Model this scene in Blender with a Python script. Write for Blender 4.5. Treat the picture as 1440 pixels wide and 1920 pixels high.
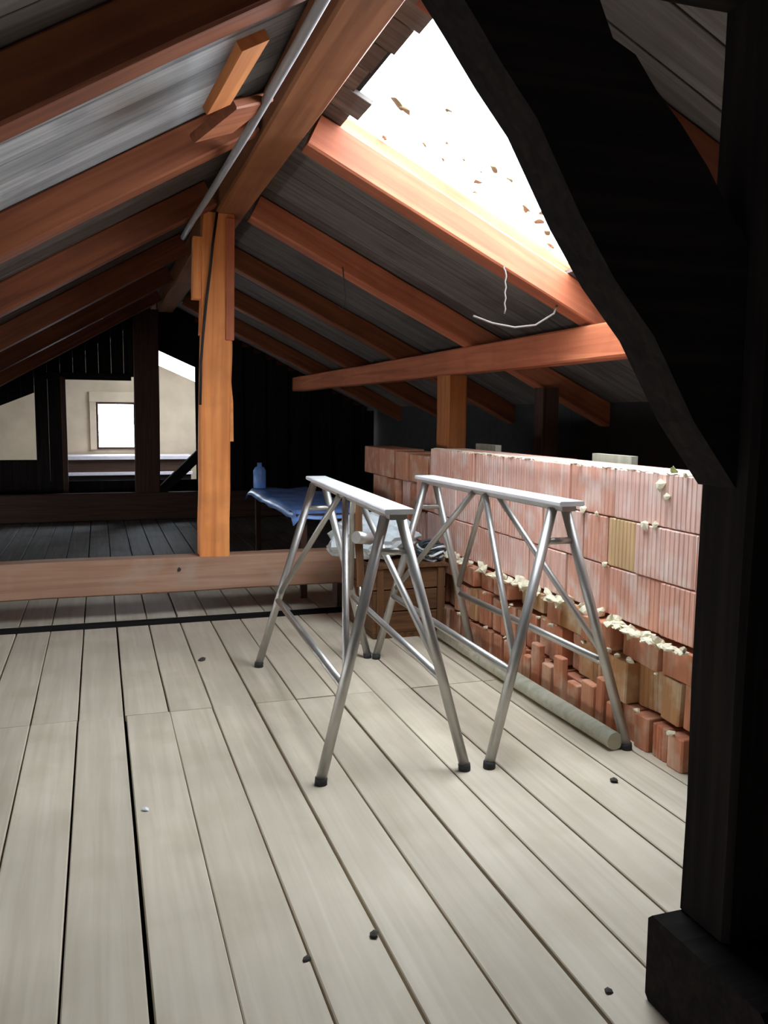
import bpy, bmesh, math, random
from mathutils import Vector, Matrix, noise

random.seed(7)
S = bpy.context.scene
COL = S.collection
for o in list(bpy.data.objects):
    bpy.data.objects.remove(o)

# ------------------------------------------------------------------ camera
R = ((0.949, -0.027, 0.315), (-0.316, -0.110, 0.942), (0.009, -0.994, -0.113))
right = Vector((R[0][0], R[1][0], R[2][0])).normalized()
fwd = Vector((R[0][2], R[1][2], R[2][2]))
fwd = (fwd - right * fwd.dot(right)).normalized()
up = right.cross(fwd)
cam_d = bpy.data.cameras.new('camera')
cam = bpy.data.objects.new('camera', cam_d)
COL.objects.link(cam)
m = Matrix((right, up, -fwd)).transposed().to_4x4()
m.translation = Vector((0, 0, 1.25))
cam.matrix_world = m
cam_d.sensor_fit = 'VERTICAL'
cam_d.sensor_height = 36
cam_d.sensor_width = 27
cam_d.lens = 30.0
cam_d.clip_start = 0.02
S.camera = cam

# ------------------------------------------------------------------ sky, exposure
SKY = 20.0
w = bpy.data.worlds.new('sky')
S.world = w
w.use_nodes = True
bg = w.node_tree.nodes['Background']
bg.inputs[0].default_value = (0.90, 0.95, 1.0, 1)
bg.inputs[1].default_value = SKY
S.view_settings.view_transform = 'Standard'
S.view_settings.look = 'None'
S.view_settings.exposure = 0.0
S.view_settings.gamma = 1.0
S.view_settings.use_curve_mapping = False
S.cycles.max_bounces = 6
S.cycles.diffuse_bounces = 4

# roof geometry (underside of the rafters)
TR = math.tan(math.radians(26)); TL = math.tan(math.radians(30))
def soffit_r(x): return 2.41 - (x - .88) * TR
def soffit_l(x): return 2.45 - (.69 - x) * TL
NR = Vector((math.sin(math.radians(26)), 0, math.cos(math.radians(26))))
NL = Vector((-math.sin(math.radians(30)), 0, math.cos(math.radians(30))))
DR = Vector((math.cos(math.radians(26)), 0, -math.sin(math.radians(26))))
DL = Vector((-math.cos(math.radians(30)), 0, -math.sin(math.radians(30))))
PR0 = Vector((.88, 0, 2.41)); PL0 = Vector((.69, 0, 2.45))
RAFTER_H = .15
def pr(s, y, h=0.): return PR0 + DR * s + NR * h + Vector((0, y, 0))
def pl(s, y, h=0.): return PL0 + DL * s + NL * h + Vector((0, y, 0))

# skylight openings, in the roof plane: (s0, s1, y0, y1)
SKY1 = (.08, 1.40, 2.42, 3.81)
SKY2_ADDED = (.35, 1.35, 12.0, 14.0)  # unseen opening added in the end-room roof to light its gable

def portal(name, s0, s1, y0, y1):
    d = bpy.data.lights.new(name, 'AREA')
    d.shape = 'RECTANGLE'; d.size = s1 - s0; d.size_y = y1 - y0
    d.cycles.is_portal = True
    o = bpy.data.objects.new(name, d); COL.objects.link(o)
    c = pr((s0 + s1) / 2, (y0 + y1) / 2, RAFTER_H + .01)
    mm = Matrix((DR, Vector((0, 1, 0)), NR)).transposed().to_4x4()
    mm.translation = c
    o.matrix_world = mm
portal('skylight_portal', *SKY1)
portal('skylight_portal.001', *SKY2_ADDED)
d = bpy.data.lights.new('window_portal', 'AREA'); d.shape = 'RECTANGLE'; d.size = .62; d.size_y = .78
d.cycles.is_portal = True
o = bpy.data.objects.new('window_portal', d); COL.objects.link(o)
o.location = (.284, 14.98, 1.03); o.rotation_euler = (math.radians(-90), 0, 0)

# ------------------------------------------------------------------ materials
def ramp(nt, stops):
    r = nt.nodes.new('ShaderNodeValToRGB')
    el = r.color_ramp.elements
    el[0].position, el[0].color = stops[0][0], (*stops[0][1], 1)
    el[1].position, el[1].color = stops[-1][0], (*stops[-1][1], 1)
    for p, c in stops[1:-1]:
        e = el.new(p); e.color = (*c, 1)
    return r

def new_mat(name):
    mt = bpy.data.materials.new(name); mt.use_nodes = True
    nt = mt.node_tree
    return mt, nt, nt.nodes['Principled BSDF']

def wood(name, dark, mid, light, rough=.7, tone=.25, stain=None, stain_amt=.0, bump=.15, gs=1.0):
    """grain along the local X axis of each piece"""
    mt, nt, b = new_mat(name)
    N = nt.nodes.new; L = nt.links.new
    tc = N('ShaderNodeTexCoord'); oi = N('ShaderNodeObjectInfo')
    add = N('ShaderNodeVectorMath'); add.operation = 'MULTIPLY_ADD'
    comb = N('ShaderNodeCombineXYZ')
    mul = N('ShaderNodeMath'); mul.operation = 'MULTIPLY'; mul.inputs[1].default_value = 37.0
    L(oi.outputs['Random'], mul.inputs[0])
    for i in range(3): L(mul.outputs[0], comb.inputs[i])
    add.inputs[1].default_value = (1, 1, 1)
    L(tc.outputs['Object'], add.inputs[0]); L(comb.outputs[0], add.inputs[2])
    mp = N('ShaderNodeMapping'); mp.inputs['Scale'].default_value = (1.2 * gs, 26 * gs, 26 * gs)
    L(add.outputs[0], mp.inputs[0])
    n1 = N('ShaderNodeTexNoise'); n1.inputs['Scale'].default_value = 1.6; n1.inputs['Detail'].default_value = 5
    n1.inputs['Distortion'].default_value = .6
    L(mp.outputs[0], n1.inputs['Vector'])
    rp = ramp(nt, [(.25, dark), (.5, mid), (.75, light)])
    L(n1.outputs[0], rp.inputs[0])
    n2 = N('ShaderNodeTexNoise'); n2.inputs['Scale'].default_value = 2.2; n2.inputs['Detail'].default_value = 3
    L(add.outputs[0], n2.inputs['Vector'])
    hsv = N('ShaderNodeHueSaturation')
    val = N('ShaderNodeMath'); val.operation = 'MULTIPLY_ADD'
    val.inputs[1].default_value = tone; val.inputs[2].default_value = 1 - tone / 2
    L(oi.outputs['Random'], val.inputs[0])
    v2 = N('ShaderNodeMath'); v2.operation = 'MULTIPLY_ADD'; v2.inputs[1].default_value = .5; v2.inputs[2].default_value = -.25
    L(n2.outputs[0], v2.inputs[0])
    v3 = N('ShaderNodeMath'); v3.operation = 'ADD'
    L(val.outputs[0], v3.inputs[0]); L(v2.outputs[0], v3.inputs[1])
    L(v3.outputs[0], hsv.inputs['Value']); L(rp.outputs[0], hsv.inputs['Color'])
    out = hsv.outputs[0]
    if stain:
        n3 = N('ShaderNodeTexNoise'); n3.inputs['Scale'].default_value = 3.1; n3.inputs['Detail'].default_value = 6
        L(add.outputs[0], n3.inputs['Vector'])
        r3 = ramp(nt, [(.52, (0, 0, 0)), (.72, (1, 1, 1))])
        L(n3.outputs[0], r3.inputs[0])
        mx = N('ShaderNodeMix'); mx.data_type = 'RGBA'
        m4 = N('ShaderNodeMath'); m4.operation = 'MULTIPLY'; m4.inputs[1].default_value = stain_amt
        L(r3.outputs[0], m4.inputs[0]); L(m4.outputs[0], mx.inputs[0])
        L(out, mx.inputs[6]); mx.inputs[7].default_value = (*stain, 1)
        out = mx.outputs[2]
    L(out, b.inputs['Base Color'])
    b.inputs['Roughness'].default_value = rough
    b.inputs['Specular IOR Level'].default_value = .05 if rough > .86 else .3
    bp = N('ShaderNodeBump'); bp.inputs['Strength'].default_value = bump; bp.inputs['Distance'].default_value = .004
    L(n1.outputs[0], bp.inputs['Height']); L(bp.outputs[0], b.inputs['Normal'])
    return mt

def plain(name, c, rough=.6, metal=0., var=.15, scale=14, spec=.5, bump=0.):
    mt, nt, b = new_mat(name)
    N = nt.nodes.new; L = nt.links.new
    tc = N('ShaderNodeTexCoord'); n = N('ShaderNodeTexNoise')
    n.inputs['Scale'].default_value = scale; n.inputs['Detail'].default_value = 4
    L(tc.outputs['Object'], n.inputs['Vector'])
    lo = tuple(x * (1 - var) for x in c); hi = tuple(min(1, x * (1 + var)) for x in c)
    r = ramp(nt, [(.3, lo), (.7, hi)]); L(n.outputs[0], r.inputs[0])
    L(r.outputs[0], b.inputs['Base Color'])
    b.inputs['Roughness'].default_value = rough; b.inputs['Metallic'].default_value = metal
    b.inputs['Specular IOR Level'].default_value = spec
    if bump:
        bp = N('ShaderNodeBump'); bp.inputs['Strength'].default_value = bump; bp.inputs['Distance'].default_value = .01
        L(n.outputs[0], bp.inputs['Height']); L(bp.outputs[0], b.inputs['Normal'])
    return mt

def clay(name, c1, c2, dust, dust_amt=.5):
    mt, nt, b = new_mat(name)
    N = nt.nodes.new; L = nt.links.new
    tc = N('ShaderNodeTexCoord'); oi = N('ShaderNodeObjectInfo')
    comb = N('ShaderNodeCombineXYZ'); mul = N('ShaderNodeMath'); mul.operation = 'MULTIPLY'; mul.inputs[1].default_value = 23.
    L(oi.outputs['Random'], mul.inputs[0])
    for i in range(3): L(mul.outputs[0], comb.inputs[i])
    add = N('ShaderNodeVectorMath'); add.operation = 'ADD'
    L(tc.outputs['Object'], add.inputs[0]); L(comb.outputs[0], add.inputs[1])
    mp = N('ShaderNodeMapping'); mp.inputs['Scale'].default_value = (14, 60, 4)
    L(add.outputs[0], mp.inputs[0])
    n = N('ShaderNodeTexNoise'); n.inputs['Scale'].default_value = 1.; n.inputs['Detail'].default_value = 4
    L(mp.outputs[0], n.inputs['Vector'])
    mx0 = N('ShaderNodeMix'); mx0.data_type = 'RGBA'
    mx0.inputs[6].default_value = (*c1, 1); mx0.inputs[7].default_value = (*c2, 1)
    L(oi.outputs['Random'], mx0.inputs[0])
    n2 = N('ShaderNodeTexNoise'); n2.inputs['Scale'].default_value = 9.; n2.inputs['Detail'].default_value = 5
    L(add.outputs[0], n2.inputs['Vector'])
    r2 = ramp(nt, [(.48, (0, 0, 0)), (.68, (1, 1, 1))]); L(n2.outputs[0], r2.inputs[0])
    m4 = N('ShaderNodeMath'); m4.operation = 'MULTIPLY'; m4.inputs[1].default_value = dust_amt
    L(r2.outputs[0], m4.inputs[0])
    mx = N('ShaderNodeMix'); mx.data_type = 'RGBA'
    L(m4.outputs[0], mx.inputs[0]); L(mx0.outputs[2], mx.inputs[6]); mx.inputs[7].default_value = (*dust, 1)
    hs = N('ShaderNodeHueSaturation'); v = N('ShaderNodeMath'); v.operation = 'MULTIPLY_ADD'
    v.inputs[1].default_value = .7; v.inputs[2].default_value = .65
    L(n.outputs[0], v.inputs[0]); L(v.outputs[0], hs.inputs['Value']); L(mx.outputs[2], hs.inputs['Color'])
    L(hs.outputs[0], b.inputs['Base Color'])
    b.inputs['Roughness'].default_value = .85; b.inputs['Specular IOR Level'].default_value = .2
    return mt

def glass(name):
    mt = bpy.data.materials.new(name); mt.use_nodes = True
    nt = mt.node_tree; nt.nodes.clear()
    N = nt.nodes.new; L = nt.links.new
    out = N('ShaderNodeOutputMaterial'); t = N('ShaderNodeBsdfTransparent'); g = N('ShaderNodeBsdfGlossy')
    t.inputs[0].default_value = (.93, .97, 1, 1); g.inputs['Roughness'].default_value = .05
    mx = N('ShaderNodeMixShader'); mx.inputs[0].default_value = .05
    L(t.outputs[0], mx.inputs[1]); L(g.outputs[0], mx.inputs[2])
    L(mx.outputs[0], out.inputs[0])
    return mt

M = {
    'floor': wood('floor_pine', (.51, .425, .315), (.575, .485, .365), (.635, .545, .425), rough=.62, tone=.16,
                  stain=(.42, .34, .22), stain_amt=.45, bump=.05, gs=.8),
    'floor_shaded': wood('shaded_grey_floor', (.16, .155, .145), (.23, .22, .21), (.29, .28, .265), rough=.7, tone=.25,  # far boards darkened: light fall-off put into the colour
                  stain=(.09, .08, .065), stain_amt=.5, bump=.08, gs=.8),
    'timber': wood('orange_timber', (.34, .105, .028), (.50, .17, .045), (.62, .24, .075), rough=.6, tone=.2, bump=.25,
                   stain=(.25, .07, .025), stain_amt=.45, gs=.6),
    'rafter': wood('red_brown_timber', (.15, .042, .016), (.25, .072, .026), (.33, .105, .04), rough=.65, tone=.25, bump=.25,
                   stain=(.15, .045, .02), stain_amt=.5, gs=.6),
    'beam': wood('weathered_beam', (.29, .145, .085), (.40, .22, .14), (.48, .31, .22), rough=.75, tone=.15, bump=.3,
                 stain=(.46, .36, .28), stain_amt=.8, gs=.5),
    'post': wood('bright_orange_timber', (.64, .20, .055), (.85, .30, .085), (.92, .40, .14), rough=.6, tone=.12, bump=.25,
                 stain=(.40, .12, .04), stain_amt=.4, gs=.5),
    'rafter_red': wood('red_timber', (.36, .10, .045), (.52, .155, .07), (.62, .22, .10), rough=.65, tone=.12, bump=.25,
                   stain=(.24, .06, .03), stain_amt=.45, gs=.6),
    'rafter_shaded': wood('shaded_red_timber', (.11, .030, .012), (.19, .054, .020), (.26, .082, .030), rough=.65, tone=.2, bump=.25,  # same timber for the left rafters, shade put into a darker colour
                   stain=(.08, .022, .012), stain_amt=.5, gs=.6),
    'ridge': wood('brown_ridge_timber', (.20, .075, .03), (.30, .115, .048), (.38, .16, .07), rough=.65, tone=.1, bump=.25,
                   stain=(.15, .05, .025), stain_amt=.45, gs=.5),
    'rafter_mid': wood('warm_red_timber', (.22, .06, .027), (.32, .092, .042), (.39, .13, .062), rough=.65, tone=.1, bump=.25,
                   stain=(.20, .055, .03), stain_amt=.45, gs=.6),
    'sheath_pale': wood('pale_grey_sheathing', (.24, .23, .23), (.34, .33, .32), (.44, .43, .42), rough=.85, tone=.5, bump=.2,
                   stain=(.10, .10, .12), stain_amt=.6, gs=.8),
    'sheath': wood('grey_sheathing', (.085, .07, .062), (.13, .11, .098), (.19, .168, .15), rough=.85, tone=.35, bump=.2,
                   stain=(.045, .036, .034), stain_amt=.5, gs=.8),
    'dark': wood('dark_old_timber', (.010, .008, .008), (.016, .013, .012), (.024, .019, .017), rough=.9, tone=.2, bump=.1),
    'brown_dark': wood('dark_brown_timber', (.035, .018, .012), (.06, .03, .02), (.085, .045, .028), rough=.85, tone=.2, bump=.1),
    'crate': wood('crate_wood', (.06, .024, .010), (.11, .048, .018), (.17, .075, .028), rough=.7, tone=.25),
    'pole': wood('grey_green_pole', (.38, .37, .27), (.48, .46, .35), (.58, .56, .45), rough=.75, tone=.1, gs=.6),
    'under': plain('roof_underlay', (.03, .028, .028), .9, var=.2),
    'void': plain('dark_void', (.012, .012, .014), .95, var=.2),
    'paint': plain('grey_white_paint', (.80, .79, .81), .38, .0, var=.10, scale=9, spec=.5),
    'steel': plain('grey_steel_tube', (.46, .44, .41), .42, .82, var=.12, scale=9),
    'rubber': plain('black_rubber', (.02, .02, .022), .7),
    'clay': clay('pink_clay', (.72, .37, .27), (.82, .54, .46), (.86, .72, .65), .6),
    'clay_yellow': clay('yellow_clay', (.62, .40, .20), (.66, .45, .24), (.62, .36, .22), .3),
    'brick': clay('red_brick', (.48, .17, .09), (.62, .29, .17), (.72, .56, .42), .55),
    'brick_tan': clay('tan_brick', (.42, .20, .08), (.56, .33, .17), (.74, .62, .44), .6),
    'mortar': plain('cream_mortar', (.72, .64, .46), .95, var=.2, scale=40, bump=.5),
    'plaster': plain('beige_plaster', (.58, .465, .335), .9, var=.12, scale=3),
    'pipe': plain('grey_pipe', (.34, .34, .35), .5, var=.1),
    'cable': plain('black_cable', (.012, .012, .013), .6),
    'wire': plain('pale_wire', (.12, .095, .08), .6),
    'film': plain('grey_plastic_film', (.60, .64, .65), .3, var=.2, scale=16),
    'blue': plain('blue_highlight_plastic', (.17, .33, .74), .3, var=.35, scale=6),  # plastic with a blue sky highlight put into its base colour
    'net': plain('dark_netting', (.03, .035, .04), .6),
    'leaf': plain('dead_leaf', (.34, .22, .10), .8, var=.3),
    'white': plain('white_boards', (.68, .62, .66), .6, var=.06),
    'crumb': plain('dark_crumb', (.05, .04, .035), .9),
    'chip': plain('white_chip', (.85, .86, .9), .5),
    'moss': plain('green_moss', (.32, .34, .12), .9, var=.3),
    'glass': glass('dusty_glass'),
}

# ------------------------------------------------------------------ helpers
def link(name, me, mat, parent=None, loc=None, rot=None, mw=None):
    o = bpy.data.objects.new(name, me)
    COL.objects.link(o)
    if mat is not None and not me.materials:
        me.materials.append(mat)
    if parent is not None: o.parent = parent
    if mw is not None:
        o.matrix_basis = mw
    if loc is not None: o.location = loc
    if rot is not None: o.rotation_euler = rot
    return o

def tag(o, label, cat, group=None):
    o['label'] = label; o['category'] = cat
    if group: o['group'] = group
    return o

def struct(o): o['kind'] = 'structure'; return o

def empty(name, loc=(0, 0, 0), rz=0):
    o = bpy.data.objects.new(name, None); COL.objects.link(o)
    o.location = loc; o.rotation_euler = (0, 0, rz); o.empty_display_size = .1
    return o

def mesh(name, verts, faces, smooth=False):
    me = bpy.data.meshes.new(name)
    me.from_pydata([tuple(v) for v in verts], [], faces)
    me.update()
    if smooth:
        for p in me.polygons: p.use_smooth = True
    return me

def bar_mesh(L, wd, ht, bev=.006, seg=1, jit=0., rnd=None):
    """chamfered bar, x from 0 to L, centred in y and z"""
    rnd = rnd or random
    V, F = [], []
    a, b = wd / 2, ht / 2
    prof = [(-a + bev, -b), (a - bev, -b), (a, -b + bev), (a, b - bev), (a - bev, b), (-a + bev, b), (-a, b - bev), (-a, -b + bev)]
    for i in range(seg + 1):
        x = L * i / seg
        dy, dz = rnd.uniform(-jit, jit), rnd.uniform(-jit, jit)
        for (y, z) in prof:
            V.append((x, y + dy + rnd.uniform(-jit, jit) * .5, z + dz + rnd.uniform(-jit, jit) * .5))
    for i in range(seg):
        for k in range(8):
            k2 = (k + 1) % 8
            F.append((i * 8 + k, i * 8 + k2, i * 8 + 8 + k2, i * 8 + 8 + k))
    F.append(tuple(reversed(range(8)))); F.append(tuple(range(seg * 8, seg * 8 + 8)))
    # orientation: make outward
    me = mesh('bar', V, F)
    bm = bmesh.new(); bm.from_mesh(me); bmesh.ops.recalc_face_normals(bm, faces=bm.faces); bm.to_mesh(me); bm.free()
    return me

def frame(p0, p1, upv):
    p0, p1 = Vector(p0), Vector(p1)
    x = (p1 - p0).normalized(); z = Vector(upv); z = (z - x * z.dot(x)).normalized(); y = z.cross(x)
    mm = Matrix((x, y, z)).transposed().to_4x4(); mm.translation = p0
    return mm, (p1 - p0).length

def bar(name, p0, p1, wd, ht, mat, parent=None, upv=(0, 0, 1), bev=.006, seg=1, jit=0.):
    mm, L = frame(p0, p1, upv)
    return link(name, bar_mesh(L, wd, ht, bev, seg, jit), mat, parent, mw=mm)

def box(name, lo, hi, mat, parent=None, bev=.004):
    lo, hi = Vector(lo), Vector(hi)
    c = (lo + hi) / 2; s = hi - lo
    k = max(range(3), key=lambda i: s[i])
    ax = [Vector((1, 0, 0)), Vector((0, 1, 0)), Vector((0, 0, 1))]
    p0 = c - ax[k] * s[k] / 2; p1 = c + ax[k] * s[k] / 2
    upv = ax[2] if k != 2 else ax[1]
    wd = s[1] if k == 0 else s[0]
    ht = s[2] if k != 2 else s[1]
    return bar(name, p0, p1, wd, ht, mat, parent, upv, min(bev, wd / 4, ht / 4))

def tube_mesh(pts, r, n=12, closed=False, cap=True):
    pts = [Vector(p) for p in pts]
    V, F = [], []
    m_ = len(pts)
    prev = None
    for i, p in enumerate(pts):
        if closed: t = pts[(i + 1) % m_] - pts[i - 1]
        elif i == 0: t = pts[1] - pts[0]
        elif i == m_ - 1: t = pts[-1] - pts[-2]
        else: t = pts[i + 1] - pts[i - 1]
        t.normalize()
        u = prev if prev is not None else (Vector((0, 0, 1)) if abs(t.z) < .9 else Vector((1, 0, 0)))
        u = (u - t * u.dot(t)).normalized(); prev = u
        v = t.cross(u)
        rr = r[i] if isinstance(r, (list, tuple)) else r
        for k in range(n):
            a = 2 * math.pi * k / n
            V.append(p + (u * math.cos(a) + v * math.sin(a)) * rr)
    rng = m_ if closed else m_ - 1
    for i in range(rng):
        j = (i + 1) % m_
        for k in range(n):
            k2 = (k + 1) % n
            F.append((i * n + k, i * n + k2, j * n + k2, j * n + k))
    me = mesh('tube', V, F, True)
    if cap and not closed:
        bm = bmesh.new(); bm.from_mesh(me); bm.verts.ensure_lookup_table()
        for base in (0, (m_ - 1) * n):
            vs = [bm.verts[base + k] for k in range(n)]
            f = bm.faces.new(vs if base else list(reversed(vs))); f.smooth = False
        bmesh.ops.recalc_face_normals(bm, faces=bm.faces); bm.to_mesh(me); bm.free()
    return me

def tube(name, pts, r, mat, parent=None, n=12, closed=False):
    return link(name, tube_mesh(pts, r, n, closed), mat, parent)

def prism(name, poly, axis, a, b, mat, parent=None):
    """extrude a polygon; axis 'y': poly is (x,z)"""
    n = len(poly); V = []
    for t in (a, b):
        for (u, v) in poly:
            V.append({'y': (u, t, v), 'z': (u, v, t), 'x': (t, u, v)}[axis])
    F = [tuple(range(n)), tuple(reversed(range(n, 2 * n)))]
    for k in range(n):
        k2 = (k + 1) % n
        F.append((k, k2, n + k2, n + k))
    me = mesh(name, V, F)
    bm = bmesh.new(); bm.from_mesh(me); bmesh.ops.recalc_face_normals(bm, faces=bm.faces); bm.to_mesh(me); bm.free()
    return link(name, me, mat, parent)

def lump_mesh(r, seed, sub=1, rough=.35, flat=1.):
    bm = bmesh.new(); bmesh.ops.create_icosphere(bm, subdivisions=sub, radius=r)
    for v in bm.verts:
        k = 1 + rough * noise.noise(v.co / r * 1.3 + Vector((seed * 7.1, seed * 3.3, 0)))
        v.co *= k; v.co.z *= flat
    me = bpy.data.meshes.new('lump'); bm.to_mesh(me); bm.free()
    return me

# ------------------------------------------------------------------ floor
fl = struct(box('floor', (-3.7, -1.4, -.12), (3.6, 16.2, -.06), M['void']))
fl_inv = fl.matrix_basis.inverted()
def on(parent, o):  # keep the world position under a rotated parent
    o.matrix_parent_inverse = parent.matrix_basis.inverted(); return o

PITCH = .181
sections = [(-1.3, 3.575), (3.58, 5.13), (5.315, 6.30), (6.305, 10.28), (10.5, 15.0)]
board_meshes = {}
for si, (ya, yb) in enumerate(sections):
    for v in range(3):
        rr = random.Random(si * 10 + v)
        board_meshes[si, v] = bar_mesh(yb - ya, PITCH - (.0065, .0055, .0075)[v], .026, .003, 5, .0009, rr)
for si, (ya, yb) in enumerate(sections):
    for k in range(-20, 19):
        x = .07 + PITCH * (k + .5)
        if x < -3.45 or x > 3.4: continue
        if si == 4 and abs(x - .3) > 2.2: continue
        rr = random.Random(si * 100 + k)
        mm, L = frame((x + rr.uniform(-.0015, .0015) + (.004 if k == 0 and si == 0 else 0), ya + rr.uniform(-.004, .004), -.013 + rr.uniform(-.0015, .0015)),
                      (x + rr.uniform(-.0015, .0015) + (.004 if k == 0 and si == 0 else 0), yb, -.013), (0, 0, 1))
        on(fl, link('floor_board', board_meshes[si, rr.randrange(3)], M['floor' if si < 3 else 'floor_shaded'], fl, mw=mm))

on(fl, bar('shade_strip', (-3.4, 5.222, -.020), (3.35, 5.222, -.020), .176, .03, M['dark'], fl))  # near-black strip added for the shade line under the tie beam

# ------------------------------------------------------------------ roof
def roof_slab(name, P, s_end, holes, y0, y1):
    """underlay sheet with openings, as one mesh"""
    ys = sorted({y0, y1, *[h[2] for h in holes], *[h[3] for h in holes]})
    bm = bmesh.new()
    def quad(s0, s1, a, b):
        vs = [P(s, y, h) for h in (RAFTER_H + .025, RAFTER_H + .06) for (s, y) in ((s0, a), (s1, a), (s1, b), (s0, b))]
        v = [bm.verts.new(q) for q in vs]
        for f in ((0, 1, 2, 3), (7, 6, 5, 4), (0, 4, 5, 1), (1, 5, 6, 2), (2, 6, 7, 3), (3, 7, 4, 0)):
            bm.faces.new([v[i] for i in f])
    for a, b in zip(ys, ys[1:]):
        cut = [h for h in holes if h[2] <= a and h[3] >= b]
        s = -.25
        for h in cut:
            quad(s, h[0], a, b); s = h[1]
        quad(s, s_end, a, b)
    bmesh.ops.recalc_face_normals(bm, faces=bm.faces)
    me = bpy.data.meshes.new(name); bm.to_mesh(me); bm.free()
    return struct(link(name, me, M['under']))

S_R, S_L = 2.95, 4.95
cr = roof_slab('ceiling_right', pr, S_R, [SKY1, SKY2_ADDED], -1.4, 15.2)
cl = roof_slab('ceiling_left', pl, S_L, [], -1.4, 15.2)
BW = .205
def sheath(parent, P, s0, s1, y, n, mt='sheath'):
    rr = random.Random(round(y * 1000) + int(s0 * 100))
    p0, p1 = P(s0, y, RAFTER_H + .012), P(s1, y, RAFTER_H + .012)
    mm, L = frame(p0, p1, n)
    link('roof_board', bar_mesh(L, BW - .008, .02, .002), M[mt], parent, mw=mm)
k = 0
y = -1.3
while y < 15.1:
    yc = y + BW / 2
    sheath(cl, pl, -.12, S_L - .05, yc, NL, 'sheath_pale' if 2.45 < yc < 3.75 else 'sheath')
    hole = None
    for h in (SKY1, SKY2_ADDED):
        if yc + BW / 2 > h[2] + .02 and yc - BW / 2 < h[3] - .02: hole = h
    if hole is None:
        sheath(cr, pr, -.12, S_R - .05, yc, NR)
    elif yc + BW / 2 > hole[3] + .06 or yc - BW / 2 < hole[2] - .06:
        sheath(cr, pr, -.12, hole[0], yc, NR); sheath(cr, pr, hole[1], S_R - .05, yc, NR)
    else:
        rag = random.Random(int(yc * 77)).uniform(-.05, .06)
        sheath(cr, pr, -.12, hole[0] + rag + .02, yc, NR)
        sheath(cr, pr, hole[1] - random.Random(int(yc * 55)).uniform(0, .06), S_R - .05, yc, NR)
    y += BW

# skylight panes
def pane(nm, s0, s1, y0, y1):
    e = struct(empty(nm))
    P4 = [pr(s0 - .06, y0 - .06, RAFTER_H + .066), pr(s1 + .06, y0 - .06, RAFTER_H + .066), pr(s1 + .06, y1 + .05, RAFTER_H + .066), pr(s0 - .06, y1 + .05, RAFTER_H + .066)]
    V = P4 + [p + NR * .005 for p in P4]
    F = [(0, 1, 2, 3), (7, 6, 5, 4), (0, 4, 5, 1), (1, 5, 6, 2), (2, 6, 7, 3), (3, 7, 4, 0)]
    link('pane', mesh('pane', V, F), M['glass'], e)
    return e
w1 = pane('window_1', *SKY1)
bar('curb_board', pr(.03, 3.803, RAFTER_H + .036), pr(1.46, 3.803, RAFTER_H + .036), .02, .058, M['rafter_red'], w1, NR, .003)
pane('window_2_added', *SKY2_ADDED)

# dead leaves on the pane over the near skylight
leaf_pts = [(0.237, 3.44, 0.035), (0.281, 3.451, 0.03), (0.445, 3.618, 0.016), (0.3, 3.78, 0.022), (0.501, 3.48, 0.014), (0.725, 3.445, 0.024), (0.738, 3.633, 0.026), (0.774, 3.731, 0.014), (0.81, 3.444, 0.018), (0.983, 3.589, 0.03), (1.05, 3.53, 0.026), (1.08, 3.62, 0.028), (0.553, 3.638, 0.012), (0.7, 3.53, 0.012), (1.157, 3.67, 0.024), (1.237, 3.77, 0.02), (0.611, 3.523, 0.012), (0.4, 3.25, 0.014)]
for i, (s, y, r) in enumerate(leaf_pts):
    rr = random.Random(i)
    n = 9; vs = []
    for kk in range(n):
        a = 2 * math.pi * kk / n
        q = r * rr.uniform(.55, 1.1)
        vs.append((q * math.cos(a) * 1.35, q * math.sin(a) * .75))
    V = [(x, yy, .004 * math.sin(8 * x / r)) for x, yy in vs] + [(x * .95, yy * .95, .006) for x, yy in vs]
    F = [tuple(reversed(range(n))), tuple(range(n, 2 * n))] + [(kk, (kk + 1) % n, n + (kk + 1) % n, n + kk) for kk in range(n)]
    mm = Matrix((DR, Vector((0, 1, 0)), NR)).transposed().to_4x4(); mm.translation = pr(s, y, RAFTER_H + .0735)
    mm = mm @ Matrix.Rotation(rr.uniform(0, 6.28), 4, 'Z')
    tag(link('dead_leaf', mesh('leaf', V, F), M['leaf'], mw=mm), 'small brown dead leaf lying on the bright roof pane', 'leaf', 'dead leaves on the roof pane')

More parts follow.
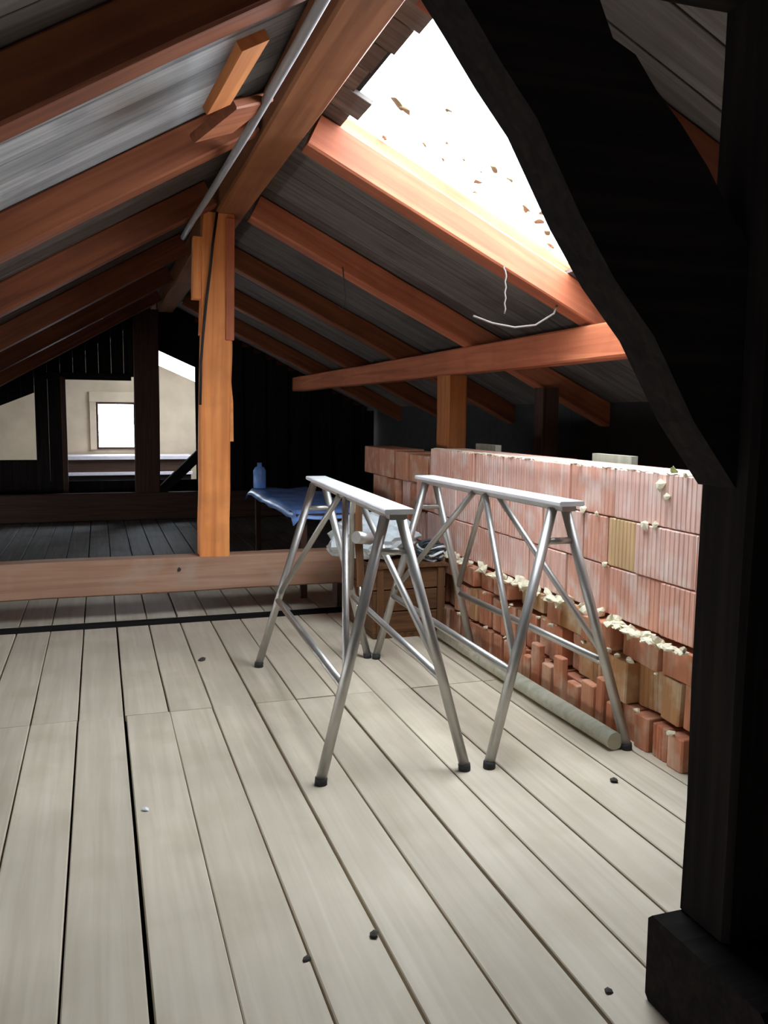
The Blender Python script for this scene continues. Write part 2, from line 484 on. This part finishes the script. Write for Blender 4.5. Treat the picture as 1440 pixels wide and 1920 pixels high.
# rafters
ys_r = [2.36, 3.81, 5.27, 6.72, 8.17, 9.62, 11.0]
lab_r = {2.36: 'dark roof rafter hidden behind the curved brace, right slope', 3.81: 'red-brown right-hand rafter bordering the bright skylight opening',
         5.27: 'reddish right-hand rafter meeting the post head, second beyond the skylight',
         6.72: 'dim right-hand rafter just behind the orange post', 8.17: 'nearly black right-hand rafter, deep behind the orange post',
         9.62: 'darkest right-hand rafter by the far partition'}
lab_l = {2.36: 'brown left-hand rafter at the top left corner, nearest in view', 3.81: 'left-hand rafter with bright orange underside below the grey boards',
         5.27: 'left-hand rafter with thin yellow lower edge, level with the post head',
         6.72: 'dim brown left-hand rafter behind the orange post', 8.17: 'dark left-hand rafter, second behind the post', 9.62: 'darkest left-hand rafter by the far partition'}
for y in ys_r:
    wd = .13
    yl = {2.36: 2.39, 5.27: 5.19}.get(y, y)
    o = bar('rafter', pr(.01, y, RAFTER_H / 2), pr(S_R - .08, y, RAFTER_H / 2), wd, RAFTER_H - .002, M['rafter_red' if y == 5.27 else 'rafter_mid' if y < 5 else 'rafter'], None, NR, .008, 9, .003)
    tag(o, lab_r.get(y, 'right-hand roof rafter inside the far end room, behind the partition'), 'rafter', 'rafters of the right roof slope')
    o = bar('rafter', pl(.01, yl, RAFTER_H / 2), pl(S_L - .15, yl, RAFTER_H / 2), wd, RAFTER_H - .002, M['rafter_shaded'], None, NL, .008, 9, .003)
    tag(o, lab_l.get(y, 'left-hand roof rafter inside the far end room, behind the partition'), 'rafter', 'rafters of the left roof slope')

o = bar('ridge_beam', (.785, -1.35, 2.52), (.785, 15.1, 2.52), .18, .18, M['ridge'], None, (0, 0, 1), .01, 24, .003)
tag(o, 'long brown ridge beam running overhead to the orange post', 'beam')
# purlin on the right with its posts
o = bar('purlin', (2.375, -1.3, 1.615), (2.375, 15.0, 1.615), .14, .17, M['rafter_red'], None, (0, 0, 1), .01, 24, .003)
tag(o, 'orange horizontal purlin above the brick wall, carrying the right rafters', 'beam')
o = bar('purlin_post', (2.375, 5.62, -.0), (2.375, 5.62, 1.528), .14, .22, M['timber'], None, (0, 1, 0), .008, 5, .002)
tag(o, 'brown post rising behind the brick wall under the purlin', 'post')
o = bar('strut', (2.85, 5.12, 0), (2.85, 5.12, 1.44), .12, .12, M['brown_dark'], None, (0, 1, 0), .006, 4, .002)
tag(o, 'thin dim post under the eaves behind the purlin', 'post')

# nailed boards at the upper left
o = bar('wind_board', pl(.30, 2.50, -.018), pl(.345, 2.98, -.018), .095, .03, M['timber'], None, NL, .003, 3, .001)
tag(o, 'orange board nailed below the left roof beside the ridge beam', 'board')
o = bar('nail_plate', pl(.16, 3.28, -.022), pl(.34, 3.14, -.022), .24, .035, M['rafter'], None, NL, .006, 2, .002)
tag(o, 'short wide brown timber pad below the orange board, beside the ridge beam', 'board')

# ------------------------------------------------------------------ tie beam and orange post
o = bar('tie_beam', (-2.85, 5.345, .265), (1.63, 5.345, .265), .15, .215, M['beam'], None, (0, 0, 1), .010, 16, .003)
tie = tag(o, 'weathered low tie beam crossing the room under the orange post', 'beam')
on(tie, link('knot', lump_mesh(.014, 3, 1, .3), M['crumb'], tie, mw=Matrix.Translation((.445, 5.268, .300))))
for bx in (1.45, -1.2, -3.0):
    b_ = box('support_block', (bx, 5.29, 0.0), (bx + .16, 5.41, .158), M['brown_dark'], tie); on(tie, b_)

post = tag(empty('orange_post', (.66, 5.345, .37)), 'bright orange timber post standing on the low tie beam', 'post')
def P_(x, y, z): return (x - .66, y - 5.345, z - .37)
bar('shaft', P_(.661, 5.345, .37), P_(.708, 5.345, 2.432), .18, .15, M['post'], post, (0, 1, 0), .007, 10, .003)
bar('splice_board', P_(.580, 5.33, 1.93), P_(.590, 5.33, 2.29), .055, .09, M['post'], post, (0, 1, 0), .005)
bar('splice_board', P_(.606, 5.345, 1.72), P_(.616, 5.345, 1.94), .025, .10, M['post'], post, (0, 1, 0), .004)
bar('cleat', P_(.768, 5.262, 1.69), P_(.778, 5.262, 2.40), .05, .018, M['rafter_red'], post, (0, 1, 0), .003)
bar('side_board', P_(.782, 5.345, 1.69), P_(.796, 5.345, 2.425), .022, .13, M['post'], post, (0, 1, 0), .003)
prism('wedge', [(P_(.753, 0, 0)[0], 1.08 - .37), (P_(.785, 0, 0)[0], 1.08 - .37), (P_(.785, 0, 0)[0], 1.32 - .37), (P_(.768, 0, 0)[0], 1.52 - .37)], 'y', -.07, .07, M['post'], post)
pts = [(.700, 5.255, 2.43), (.672, 5.252, 2.25), (.655, 5.252, 2.1), (.628, 5.252, 1.9), (.606, 5.252, 1.7), (.592, 5.252, 1.55), (.584, 5.252, 1.3)]
tag(tube('power_cable', pts, .008, M['cable'], n=8), 'thin black cable running down the front of the orange post', 'cable')
pts = [(.61, .3, 2.34), (.605, 1.6, 2.35), (.60, 2.63, 2.352), (.59, 3.5, 2.352), (.562, 4.6, 2.345), (.54, 5.1, 2.335), (.525, 5.5, 2.32)]
tag(tube('conduit_pipe', pts, .017, M['pipe'], n=10), 'grey conduit running along the left of the ridge beam', 'pipe')
pts = [(.600, .3, 2.30), (.585, 2.63, 2.318), (.572, 3.5, 2.318), (.55, 4.6, 2.30), (.52, 5.2, 2.29), (.47, 5.9, 2.19), (.43, 6.2, 2.0)]

# ------------------------------------------------------------------ near frame: post, curved brace, collar, sole
YN0, YN1 = 1.30, 1.45
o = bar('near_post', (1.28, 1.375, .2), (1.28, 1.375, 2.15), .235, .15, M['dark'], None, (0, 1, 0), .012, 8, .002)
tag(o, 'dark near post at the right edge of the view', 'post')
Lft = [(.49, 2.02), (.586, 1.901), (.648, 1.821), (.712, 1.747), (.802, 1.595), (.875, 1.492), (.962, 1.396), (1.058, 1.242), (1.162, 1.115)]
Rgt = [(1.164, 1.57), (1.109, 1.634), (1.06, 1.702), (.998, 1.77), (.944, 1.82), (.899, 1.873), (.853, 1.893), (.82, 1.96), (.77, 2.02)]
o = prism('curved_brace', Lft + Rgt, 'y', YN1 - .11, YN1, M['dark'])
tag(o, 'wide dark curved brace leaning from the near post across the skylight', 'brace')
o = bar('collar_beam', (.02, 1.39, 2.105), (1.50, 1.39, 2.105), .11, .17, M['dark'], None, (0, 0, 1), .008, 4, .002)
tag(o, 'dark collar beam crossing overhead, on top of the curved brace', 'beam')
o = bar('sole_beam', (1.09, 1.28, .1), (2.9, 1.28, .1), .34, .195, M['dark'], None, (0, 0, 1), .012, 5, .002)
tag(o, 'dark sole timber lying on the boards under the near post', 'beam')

# ------------------------------------------------------------------ low brick wall
wall = tag(empty('brick_wall', (2.07, 3.9, 0)), 'low wall of pink hollow clay blocks beside the metal sawhorses', 'wall')
WX = 1.955
def block_mesh(L, H, T, ribs=True, seed=0):
    """rib face towards -X; origin at the face's bottom centre"""
    rr = random.Random(seed)
    pts = []
    c = .006
    if ribs:
        n = max(4, int(L / .026))
        pts.append((c, -L / 2))
        stepy = (L - 2 * c) / n
        for i in range(n):
            a = -L / 2 + c + i * stepy
            pts += [(0, a + .003), (0, a + stepy - .008), (.003, a + stepy - .005)]
            if i < n - 1: pts.append((.003, a + stepy))
        pts.append((c, L / 2))
    else:
        pts += [(c, -L / 2), (0, -L / 2 + c), (0, L / 2 - c), (c, L / 2)]
    pts += [(T - c, L / 2), (T, L / 2 - c), (T, -L / 2 + c), (T - c, -L / 2)]
    n = len(pts); V = []
    for z, ins in ((0, .003), (.004, 0), (H - .004, 0), (H, .003)):
        for x, y in pts:
            V.append((x + (ins if x < T / 2 else -ins), y * (1 - ins * 2 / L), z))
    F = []
    for q in range(3):
        for kx in range(n):
            k2 = (kx + 1) % n
            F.append((q * n + kx, q * n + k2, q * n + n + k2, q * n + n + kx))
    F.append(tuple(range(n))); F.append(tuple(range(3 * n, 4 * n)))
    me = mesh('block', V, F)
    bm = bmesh.new(); bm.from_mesh(me); bmesh.ops.recalc_face_normals(bm, faces=bm.faces); bm.to_mesh(me); bm.free()
    return me
mcache = {}
def put_block(y0, y1, z0, z1, x=WX, T=.24, mat='clay', ribs=True, rz=0., rx=0., gap=.006):
    L, H = round(y1 - y0 - gap, 3), round(z1 - z0 - gap * .8, 3)
    key = (L, H, T, ribs, mat)
    if key not in mcache: mcache[key] = block_mesh(L, H, T, ribs)
    return link('brick', mcache[key], M[mat], wall, loc=(x - 2.07, (y0 + y1) / 2 - 3.9, z0), rot=(rx, 0, rz))
rb = random.Random(5)
def course(edges, z0, z1, mats=None, jx=.006):
    for i, (a, b) in enumerate(zip(edges, edges[1:])):
        put_block(a, b, z0, z1, WX + rb.uniform(-jx, jx), mat=(mats or {}).get(i, 'clay'), rz=rb.uniform(-.008, .008))
course([2.385, 2.609, 2.948, 3.285, 3.62, 3.96, 4.30, 4.64, 4.96], .85, 1.05)
course([2.385, 2.437, 2.79, 2.985, 3.171, 3.52, 3.86, 4.20, 4.54, 4.88, 5.2], .65, .85, {2: 'clay_yellow'})
course([2.385, 2.622, 2.961, 3.30, 3.64, 3.98, 4.32, 4.66, 5.0], .448, .65)
# far, unfinished end
for (a, b, z0, z1, mt) in [(5.16, 5.50, .80, .99, 'pole'), (5.52, 5.76, .80, 1.0, 'brick'), (5.78, 6.10, .80, 1.01, 'brick'), (6.12, 6.50, .80, 1.01, 'brick'),
                           (5.02, 5.12, .86, 1.0, 'brick'), (5.22, 5.4, .62, .80, 'brick'), (5.42, 5.66, .62, .80, 'clay'), (5.68, 5.9, .62, .80, 'brick'), (5.92, 6.3, .62, .80, 'brick'),
                           (5.02, 5.4, .42, .62, 'clay'), (5.42, 5.8, .42, .62, 'brick'), (5.82, 6.2, .42, .62, 'brick'),
                           (5.02, 5.4, .2, .42, 'brick'), (5.42, 5.8, .2, .42, 'brick'), (5.82, 6.2, .2, .42, 'brick'),
                           (5.02, 5.4, .0, .2, 'brick'), (5.42, 5.8, .0, .2, 'brick'), (5.82, 6.2, .0, .2, 'brick')]:
    put_block(a, b, z0, z1, WX + .05 + rb.uniform(-.02, .02), mat='brick' if mt == 'pole' else mt, ribs=mt == 'clay')
# row of rough bricks with mortar, under the blocks
y = 2.40
while y < 5.0:
    L = rb.choice([.15, .18, .22, .24])
    z0 = .325 + rb.uniform(-.015, .02)
    put_block(y, y + L, z0, .44 + rb.uniform(-.012, .0), WX - .03 + rb.uniform(-.035, .03), .25, rb.choice(['brick', 'brick', 'brick_tan']), False, rb.uniform(-.06, .06), rb.uniform(-.03, .03))
    y += L + rb.uniform(.004, .025)
y = 2.40
while y < 5.0:
    L = rb.choice([.07, .09, .11, .15])
    put_block(y, y + L, .14, .322 + rb.uniform(-.02, .0), WX - .01 + rb.uniform(-.03, .03), .22, rb.choice(['brick', 'brick', 'brick_tan']), rb.random() < .3, rb.uniform(-.08, .08), rb.uniform(-.05, .05))
    y += L + rb.uniform(.003, .014)
y = 2.40
while y < 5.0:
    L = rb.choice([.09, .11, .14, .16])
    put_block(y, y + L, .0, .138 + rb.uniform(-.012, .0), WX - .03 + rb.uniform(-.02, .02), .22, 'brick', rb.random() < .3, rb.uniform(-.05, .05), 0)
    y += L + rb.uniform(.003, .014)
# slabs stood on end at the foot of the wall, behind the pole
y = 2.78
while y < 3.7:
    L = rb.choice([.06, .08, .10])
    h = rb.uniform(.13, .25)
    put_block(y, y + L, 0.0, h, WX - .078 + rb.uniform(-.008, .008), .035, 'brick', False, rb.uniform(-.08, .08), rb.uniform(-.03, .03))
    y += L + rb.uniform(.004, .03)
lm = [lump_mesh(.022, s, 1, .6) for s in range(5)]
for i in range(46):
    yy = rb.uniform(2.42, 4.7); s = rb.uniform(.5, 1.2)
    o = link('mortar_lump', lm[i % 5], M['mortar'], wall, loc=(WX - .025 + rb.uniform(-.02, .02) - 2.07, yy - 3.9, .44 + rb.uniform(-.012, .012)), rot=(rb.uniform(0, 6), rb.uniform(0, 6), 0))
    o.scale = (s, s * 1.5, s * .7)
for yy, zz, s in [(2.64, 1.0, 1.0), (2.60, .96, .7), (2.72, .845, 1.0), (2.66, .85, .7), (3.05, .85, .6), (3.16, .855, .9), (2.98, .65, .7), (3.35, .43, .8), (4.0, .415, 1.0), (3.2, 1.045, .5), (2.5, 1.05, .5)]:
    o = link('mortar_lump', lm[int(yy * 10) % 5], M['mortar'], wall, loc=(WX - .006 - 2.07, yy - 3.9, zz)); o.scale = (s * .7, s, s)
for i in range(30):
    yy = 2.42 + i * .085
    o = link('mortar_lump', lm[i % 5], M['mortar'], wall, loc=(WX + .02 - 2.07, yy - 3.9, 1.047)); o.scale = (.9, 2.2, .25)
link('moss_tuft', lump_mesh(.022, 9, 2, .9), M['moss'], wall, loc=(WX + .02 - 2.07, 2.60 - 3.9, 1.056)).scale = (.55, .55, .8)

for i in range(60):
    yy = 2.42 + .8 * i / 60 if i < 34 else rb.uniform(3.2, 4.6); s = rb.uniform(.7, 1.25)
    o = link('mortar_lump', lm[i % 5], M['mortar'], wall, loc=(WX - .045 + rb.uniform(-.015, .02) - 2.07, yy - 3.9, .437 + rb.uniform(-.008, .004)), rot=(0, rb.uniform(-.3, .3), rb.uniform(0, 6)))
    o.scale = (s, s * 1.3, s * .4)
for i in range(26):
    o = link('mortar_lump', lm[i % 5], M['mortar'], wall, loc=(WX - .05 - 2.07, rb.uniform(2.45, 4.4) - 3.9, rb.choice([.325, .14, .32]) + rb.uniform(-.01, .01)), rot=(0, 0, rb.uniform(0, 6)))
    s = rb.uniform(.4, .9); o.scale = (s, s, s * .6)

# timber offcuts behind the wall
for (ya, yb, zt, l) in [(4.66, 4.95, 1.075, 'tan timber offcut standing behind the brick wall next to the brown post'), (3.28, 3.6, 1.075, 'tan timber offcut standing behind the brick wall near its right end')]:
    o = box('timber_offcut', (2.26, ya, 0), (2.30, yb, zt), M['pole'])
    tag(o, l, 'offcut', 'timber offcuts behind the brick wall')

# round pole lying along the foot of the wall
pts = [(1.815, 2.66, .036), (1.805, 3.2, .036), (1.80, 3.8, .036), (1.80, 4.35, .036)]
tag(tube('floor_pole', pts, [.034, .036, .036, .034], M['pole'], n=14), 'grey-green round pole lying on the floor at the foot of the brick wall', 'pole')

# ------------------------------------------------------------------ sawhorses
LEG = .019
def sawhorse(name, label, foot, top_f, top_b, h):
    """foot: four floor points FL, FR, BL, BR; top_f/top_b: plate centre line ends"""
    base = Vector((sum(p[0] for p in foot) / 4, sum(p[1] for p in foot) / 4, 0))
    root = tag(empty(name, base), label, 'sawhorse', 'metal sawhorses')
    f_, b_ = Vector(top_f) - base, Vector(top_b) - base
    dirv = (b_ - f_).normalized(); side = Vector((dirv.y, -dirv.x, 0)).normalized()
    bar('top_plate', f_ + Vector((0, 0, -.009)), b_ + Vector((0, 0, -.009)), .105, .018, M['paint'], root, (0, 0, 1), .004)
    bar('top_channel', f_ + dirv * .02 + Vector((0, 0, -.0285)), b_ - dirv * .02 + Vector((0, 0, -.0285)), .06, .021, M['steel'], root, (0, 0, 1), .004)
    apex = {0: f_ + dirv * .09, 1: b_ - dirv * .09}
    legs = {}
    for e in (0, 1):
        for s in (0, 1):
            ft = Vector((*foot[e * 2 + s], 0)) - base
            tp = apex[e] + side * (.028 if s else -.028) + Vector((0, 0, -.034))
            ft0 = ft.copy(); ft0.z = .018
            lg = tube('leg', [tp, tp.lerp(ft0, .5), ft0], LEG, M['steel'], root)
            dd = (ft0 - tp).normalized()
            tube('foot_cap', [ft0 - dd * .006, Vector((ft.x, ft.y, .012)), Vector((ft.x, ft.y, 0))], LEG + .003, M['rubber'], lg)
            legs[e, s] = (tp, ft0)
        q = .155
        a = legs[e, 0]; b = legs[e, 1]
        za = lambda pr_, z: pr_[0].lerp(pr_[1], (pr_[0].z - z) / (pr_[0].z - pr_[1].z))
        z = f_.z - q
        pa, pb = za(a, z), za(b, z)
        tube('crossbar', [pa, pb], .013, M['steel'], root, 10)
    zr = .325
    for s in (0, 1):
        pa, pb = za(legs[0, s], zr), za(legs[1, s], zr)
        tube('rail', [pa, pb], .0155, M['steel'], root)
        mid = f_.lerp(b_, .5) + side * (.03 if s else -.03) + Vector((0, 0, -.034))
        for e, sg in ((0, -1), (1, 1)):
            lo = za(legs[e, s], zr + .035)
            tp = mid + dirv * sg * .06
            q = tp.lerp(lo, .3) + side * 0.0
            tube('brace', [tp, q, lo], .0135, M['steel'], root, 10)
    return root
sawhorse('sawhorse', 'grey-white metal sawhorse standing free in the middle of the floor, left of the pair',
         [(.685, 2.70), (1.20, 2.665), (.725, 4.11), (1.29, 4.11)], (.955, 2.69, .935), (1.055, 4.27, .935), .93)
sawhorse('sawhorse', 'grey-white metal sawhorse close to the brick wall, right of the pair',
         [(1.292, 2.655), (1.865, 2.66), (1.328, 4.08), (1.845, 4.03)], (1.645, 2.74, .94), (1.605, 4.15, .94), .93)

strap = tag(empty('hanging_strap', (1.09, 3.62, .62)), 'brown strap with end hook hanging under the left sawhorse', 'strap')
bar('webbing', (0, 0, .27), (.008, 0, -.14), .035, .006, M['crate'], strap, (0, 1, 0), .001, 4, .003)
tube('hook', [(.008, 0, -.14), (.010, 0, -.18), (.012, 0, -.215), (.004, 0, -.235), (-.008, 0, -.225)], .006, M['steel'], strap, 8)
tube('roll', [(-.02, -.03, .09), (.06, .02, .075)], .028, M['steel'], strap, 14)

# ------------------------------------------------------------------ crate with bundle, table with sheet
crate = tag(empty('storage_crate', (1.645, 4.72, 0)), 'dark brown wooden crate standing behind the sawhorses by the brick wall', 'crate')
CX0, CX1, CY0, CY1, CH = -.22, .21, -.28, .28, .40
for i in range(3):
    z0 = .03 + i * .124
    for (a, b, nm) in [((CX0, CY0), (CX1, CY0 + .02), 0), ((CX0, CY1 - .02), (CX1, CY1), 0), ((CX0, CY0 + .02), (CX0 + .02, CY1 - .02), 0), ((CX1 - .02, CY0 + .02), (CX1, CY1 - .02), 0)]:
        box('slat', (a[0], a[1], z0), (b[0], b[1], z0 + .118), M['crate'], crate)
for cx in (CX0 + .02, CX1 - .05):
    for cy in (CY0 - .012, CY1):
        box('batten', (cx, cy, 0), (cx + .04, cy + .012, CH), M['crate'], crate)
box('bottom', (CX0, CY0, .0), (CX1, CY1, .03), M['crate'], crate)
box('lid', (CX0 - .01, CY0 - .02, CH + .001), (CX1 + .01, CY1 + .01, CH + .02), M['crate'], crate)

bm = bmesh.new(); bmesh.ops.create_icosphere(bm, subdivisions=4, radius=1)
for v in bm.verts:
    n = v.co.normalized()
    k = 1 + .22 * noise.noise(n * 2.1 + Vector((3, 1, 2))) + .10 * abs(noise.noise(n * 6.0)) * 2
    v.co = Vector((n.x * .25 * k, n.y * .24 * k, max(-.6, n.z) * .14 * k))
me = bpy.data.meshes.new('bundle'); bm.to_mesh(me); bm.free()
o = link('plastic_bundle', me, M['film'], loc=(1.52, 4.76, .522))
tag(o, 'crumpled grey-white plastic bundle lying on the wooden crate', 'bundle')
rr = random.Random(3)
coil = tag(empty('net_coil', (1.80, 4.53, .424)), 'dark tangle of netting and cord on the crate beside the plastic bundle', 'netting')
for i in range(9):
    pts = []
    rx_, ry_ = rr.uniform(.05, .085), rr.uniform(.05, .09); ph = rr.uniform(0, 6)
    for kk in range(18):
        a = 2 * math.pi * kk / 18
        pts.append((rx_ * math.cos(a) + .012 * math.sin(3 * a + ph), ry_ * math.sin(a), .012 + i * .010 + .012 * math.sin(2 * a + ph)))
    tube('loop', pts, .008, M['net'] if i % 3 else M['film'], coil, 8, True)

# table with a blue sheet beyond the tie beam
tb = tag(empty('trestle_table', (1.5, 6.5, 0)), 'dark low table standing behind the tie beam, covered by a blue sheet', 'table')
box('table_top', (-.26, -.95, .55), (.26, .95, .585), M['brown_dark'], tb)
for sx in (-.22, .18):
    for sy in (-.9, .85):
        box('leg', (sx, sy, 0), (sx + .045, sy + .045, .55), M['brown_dark'], tb)
V, F = [], []
nx, ny = 12, 28
for j in range(ny + 1):
    for i in range(nx + 1):
        x = -.29 + .58 * i / nx; y = -.98 + 1.96 * j / ny
        z = .596 + .02 * noise.noise(Vector((x * 6, y * 4, 1))) + .008
        if i == 0 or i == nx: z -= .05
        if j == 0 or j == ny: z -= .05
        V.append((x, y, z))
for j in range(ny):
    for i in range(nx):
        a = j * (nx + 1) + i; F.append((a, a + 1, a + nx + 2, a + nx + 1))
me = mesh('sheet', V, F, True)
o = link('plastic_sheet', me, M['blue'], loc=(1.5, 6.5, .0))
md = o.modifiers.new('thick', 'SOLIDIFY'); md.thickness = .003
tag(o, 'blue plastic sheet spread over the low table behind the tie beam', 'sheet')
# canister on the table
prof = [(.0, 0), (.05, 0), (.055, .01), (.055, .15), (.04, .18), (.02, .19), (.02, .22), (0, .22)]
n = 16; V, F = [], []
for r, z in prof:
    for k in range(n): V.append((r * math.cos(2 * math.pi * k / n), r * math.sin(2 * math.pi * k / n), z))
for i in range(len(prof) - 1):
    for k in range(n):
        F.append((i * n + k, i * n + (k + 1) % n, (i + 1) * n + (k + 1) % n, (i + 1) * n + k))
o = link('canister', mesh('canister', V, F, True), M['blue'], loc=(1.31, 7.32, .61))
tag(o, 'small pale blue canister standing at the far corner of the blue sheet', 'canister')

# ------------------------------------------------------------------ far end: tie beam, king post, partition, end room
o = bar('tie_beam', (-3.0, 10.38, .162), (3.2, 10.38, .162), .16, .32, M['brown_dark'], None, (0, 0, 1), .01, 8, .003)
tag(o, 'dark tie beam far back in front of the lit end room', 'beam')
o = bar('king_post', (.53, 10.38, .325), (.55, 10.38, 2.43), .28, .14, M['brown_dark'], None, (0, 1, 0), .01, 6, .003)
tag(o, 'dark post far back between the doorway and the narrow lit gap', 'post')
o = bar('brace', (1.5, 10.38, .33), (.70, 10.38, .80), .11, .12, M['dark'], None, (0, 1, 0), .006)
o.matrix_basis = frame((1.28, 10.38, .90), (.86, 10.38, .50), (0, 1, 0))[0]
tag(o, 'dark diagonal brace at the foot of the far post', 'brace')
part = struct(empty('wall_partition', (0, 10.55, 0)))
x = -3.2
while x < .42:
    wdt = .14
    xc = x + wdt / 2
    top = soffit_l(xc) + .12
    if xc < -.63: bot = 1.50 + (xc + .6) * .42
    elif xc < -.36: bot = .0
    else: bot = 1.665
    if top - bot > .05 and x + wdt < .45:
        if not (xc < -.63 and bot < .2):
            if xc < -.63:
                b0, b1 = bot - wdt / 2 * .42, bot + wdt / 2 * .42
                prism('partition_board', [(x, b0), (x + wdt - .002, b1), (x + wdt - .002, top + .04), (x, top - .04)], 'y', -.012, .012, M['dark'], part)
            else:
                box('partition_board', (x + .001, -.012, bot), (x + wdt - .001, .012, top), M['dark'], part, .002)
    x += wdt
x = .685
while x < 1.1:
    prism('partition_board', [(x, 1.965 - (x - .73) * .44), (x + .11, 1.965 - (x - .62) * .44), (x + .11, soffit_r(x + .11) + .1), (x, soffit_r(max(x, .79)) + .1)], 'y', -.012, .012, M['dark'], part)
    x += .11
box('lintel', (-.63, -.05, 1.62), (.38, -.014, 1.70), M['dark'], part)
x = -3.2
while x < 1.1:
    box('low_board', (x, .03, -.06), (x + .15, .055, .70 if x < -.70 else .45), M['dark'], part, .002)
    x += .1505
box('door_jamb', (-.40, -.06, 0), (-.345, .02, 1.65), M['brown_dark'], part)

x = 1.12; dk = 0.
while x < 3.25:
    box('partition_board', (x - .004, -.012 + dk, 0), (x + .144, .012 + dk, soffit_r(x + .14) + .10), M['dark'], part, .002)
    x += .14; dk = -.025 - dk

# far gable wall with window hole and open strip below the right slope
YG = 15.0
gw = struct(empty('wall_far', (0, YG, 0)))
WX0, WX1, WZ0, WZ1 = -.03, .60, .64, 1.42
def gpoly(nm, poly): return prism(nm, poly, 'y', 0, .14, M['plaster'], gw)
def gr(x): return 2.04 - (x - 1.0) * .43
gpoly('plaster_panel', [(-3.6, 0), (WX0, 0), (WX0, soffit_l(WX0) + .2), (-3.6, soffit_l(-3.6) + .2)])
gpoly('plaster_panel', [(WX0, 0), (WX1, 0), (WX1, WZ0), (WX0, WZ0)])
gpoly('plaster_panel', [(WX0, WZ1), (WX1, WZ1), (WX1, soffit_l(WX1) + .2), (WX0, soffit_l(WX0) + .2)])
gpoly('plaster_panel', [(WX1, 0), (3.5, 0), (3.5, gr(3.5)), (.95, gr(.95)), (.95, 2.55), (WX1, 2.55)])
wn = struct(empty('window_3', (0, YG, 0)))
fw = .035
box('frame_side', (WX0, -.03, WZ0), (WX0 + fw, .03, WZ1), M['brown_dark'], wn); box('frame_side', (WX1 - fw, -.03, WZ0), (WX1, .03, WZ1), M['brown_dark'], wn)
box('frame_rail', (WX0 + fw, -.03, WZ0), (WX1 - fw, .03, WZ0 + fw), M['brown_dark'], wn); box('frame_rail', (WX0 + fw, -.03, WZ1 - fw), (WX1 - fw, .03, WZ1), M['brown_dark'], wn)
box('pane', (WX0 + fw, -.003, WZ0 + fw), (WX1 - fw, .003, WZ1 - fw), M['glass'], wn, .001)
box('reveal_board', (WX0 - .10, -.05, WZ1 + .0), (WX1 + .05, -.001, WZ1 + .17), M['plaster'], wn)
box('reveal_board', (WX0 - .10, -.05, WZ0), (WX0 - .001, -.001, WZ1 - .002), M['plaster'], wn)
bench = tag(empty('low_bench', (.1, 14.6, 0)), 'low white bench under the small window of the end room', 'bench')
box('bench_top', (-.75, -.30, .50), (1.35, .36, .56), M['white'], bench)
box('lower_shelf', (-.75, -.30, .25), (1.35, .30, .30), M['white'], bench)
box('bench_front', (-.73, -.24, .302), (1.33, -.20, .498), M['brown_dark'], bench)
box('bench_base', (-.73, -.26, 0), (1.33, .28, .248), M['dark'], bench)

# right eaves wall with small gaps under the tiles; near gable behind the viewer
we = struct(empty('wall_right', (3.4, 0, 0)))
cuts = [(4.42, 4.66), (5.22, 5.46), (5.58, 5.72), (7.0, 7.12)]
ya = -1.4
ztop = soffit_r(3.4) + .19
for a, b in cuts + [(15.2, 15.2)]:
    box('eaves_panel', (0, ya, -.06), (.08, a, ztop), M['under'], we)
    if b > a: box('eaves_panel', (0, a, -.06), (.08, b, ztop - .075), M['under'], we)
    ya = b
struct(box('wall_near', (-3.7, -1.5, -.06), (3.5, -1.42, 2.8), M['under']))

# hanging bits
tag(tube('hanging_hook', [(1.45, 5.18, 2.15), (1.452, 5.16, 2.05), (1.46, 5.155, 1.97), (1.455, 5.155, 1.92), (1.435, 5.155, 1.895), (1.42, 5.155, 1.91)], .0042, M['wire'], n=6),
    'pale hook hanging from the second right-hand rafter', 'hook')
pts = [(1.70, 3.80, 1.83 + .12), (1.70, 3.78, 1.72), (1.80, 3.78, 1.69), (1.92, 3.78, 1.675), (2.03, 3.78, 1.69), (2.13, 3.78, 1.75), (2.16, 3.80, 1.80)]
tag(tube('slack_cable', pts[1:], .0055, M['wire'], n=8), 'pale slack cable sagging below the skylight rafter near the purlin', 'cable')
pts = [(1.835, 3.74, 1.95 - .01 * i + .0) for i in range(2)] + [(1.84 + .006 * (i % 2), 3.735, 1.93 - .025 * i) for i in range(9)]
tag(tube('hanging_string', pts, .0042, M['wire'], n=6), 'short knotted string hanging from the skylight rafter', 'string')

# crumbs on the floor
for (x, y, r, mt, l) in [(1.654, 2.423, .016, 'crumb', 'dark wood crumb on the floor near the right sawhorse foot'),
                         (.597, 1.836, .013, 'crumb', 'dark crumb caught in a board seam in the foreground'),
                         (.423, 1.796, .010, 'crumb', 'smaller dark crumb left of the seam crumb in the foreground'),
                         (1.025, 1.488, .010, 'crumb', 'dark crumb on the boards beside the near sole timber'),
                         (.108, 2.677, .012, 'chip', 'white chip lying on the boards beside the wide dark gap'),
                         (.468, 4.305, .020, 'crumb', 'dark crumb on the boards in front of the tie beam')]:
    o = link('floor_crumb' if mt == 'crumb' else 'paint_chip', lump_mesh(r, x * 10, 1, .6, .5), M[mt], loc=(x, y, r * .35))
    tag(o, l, 'crumb')
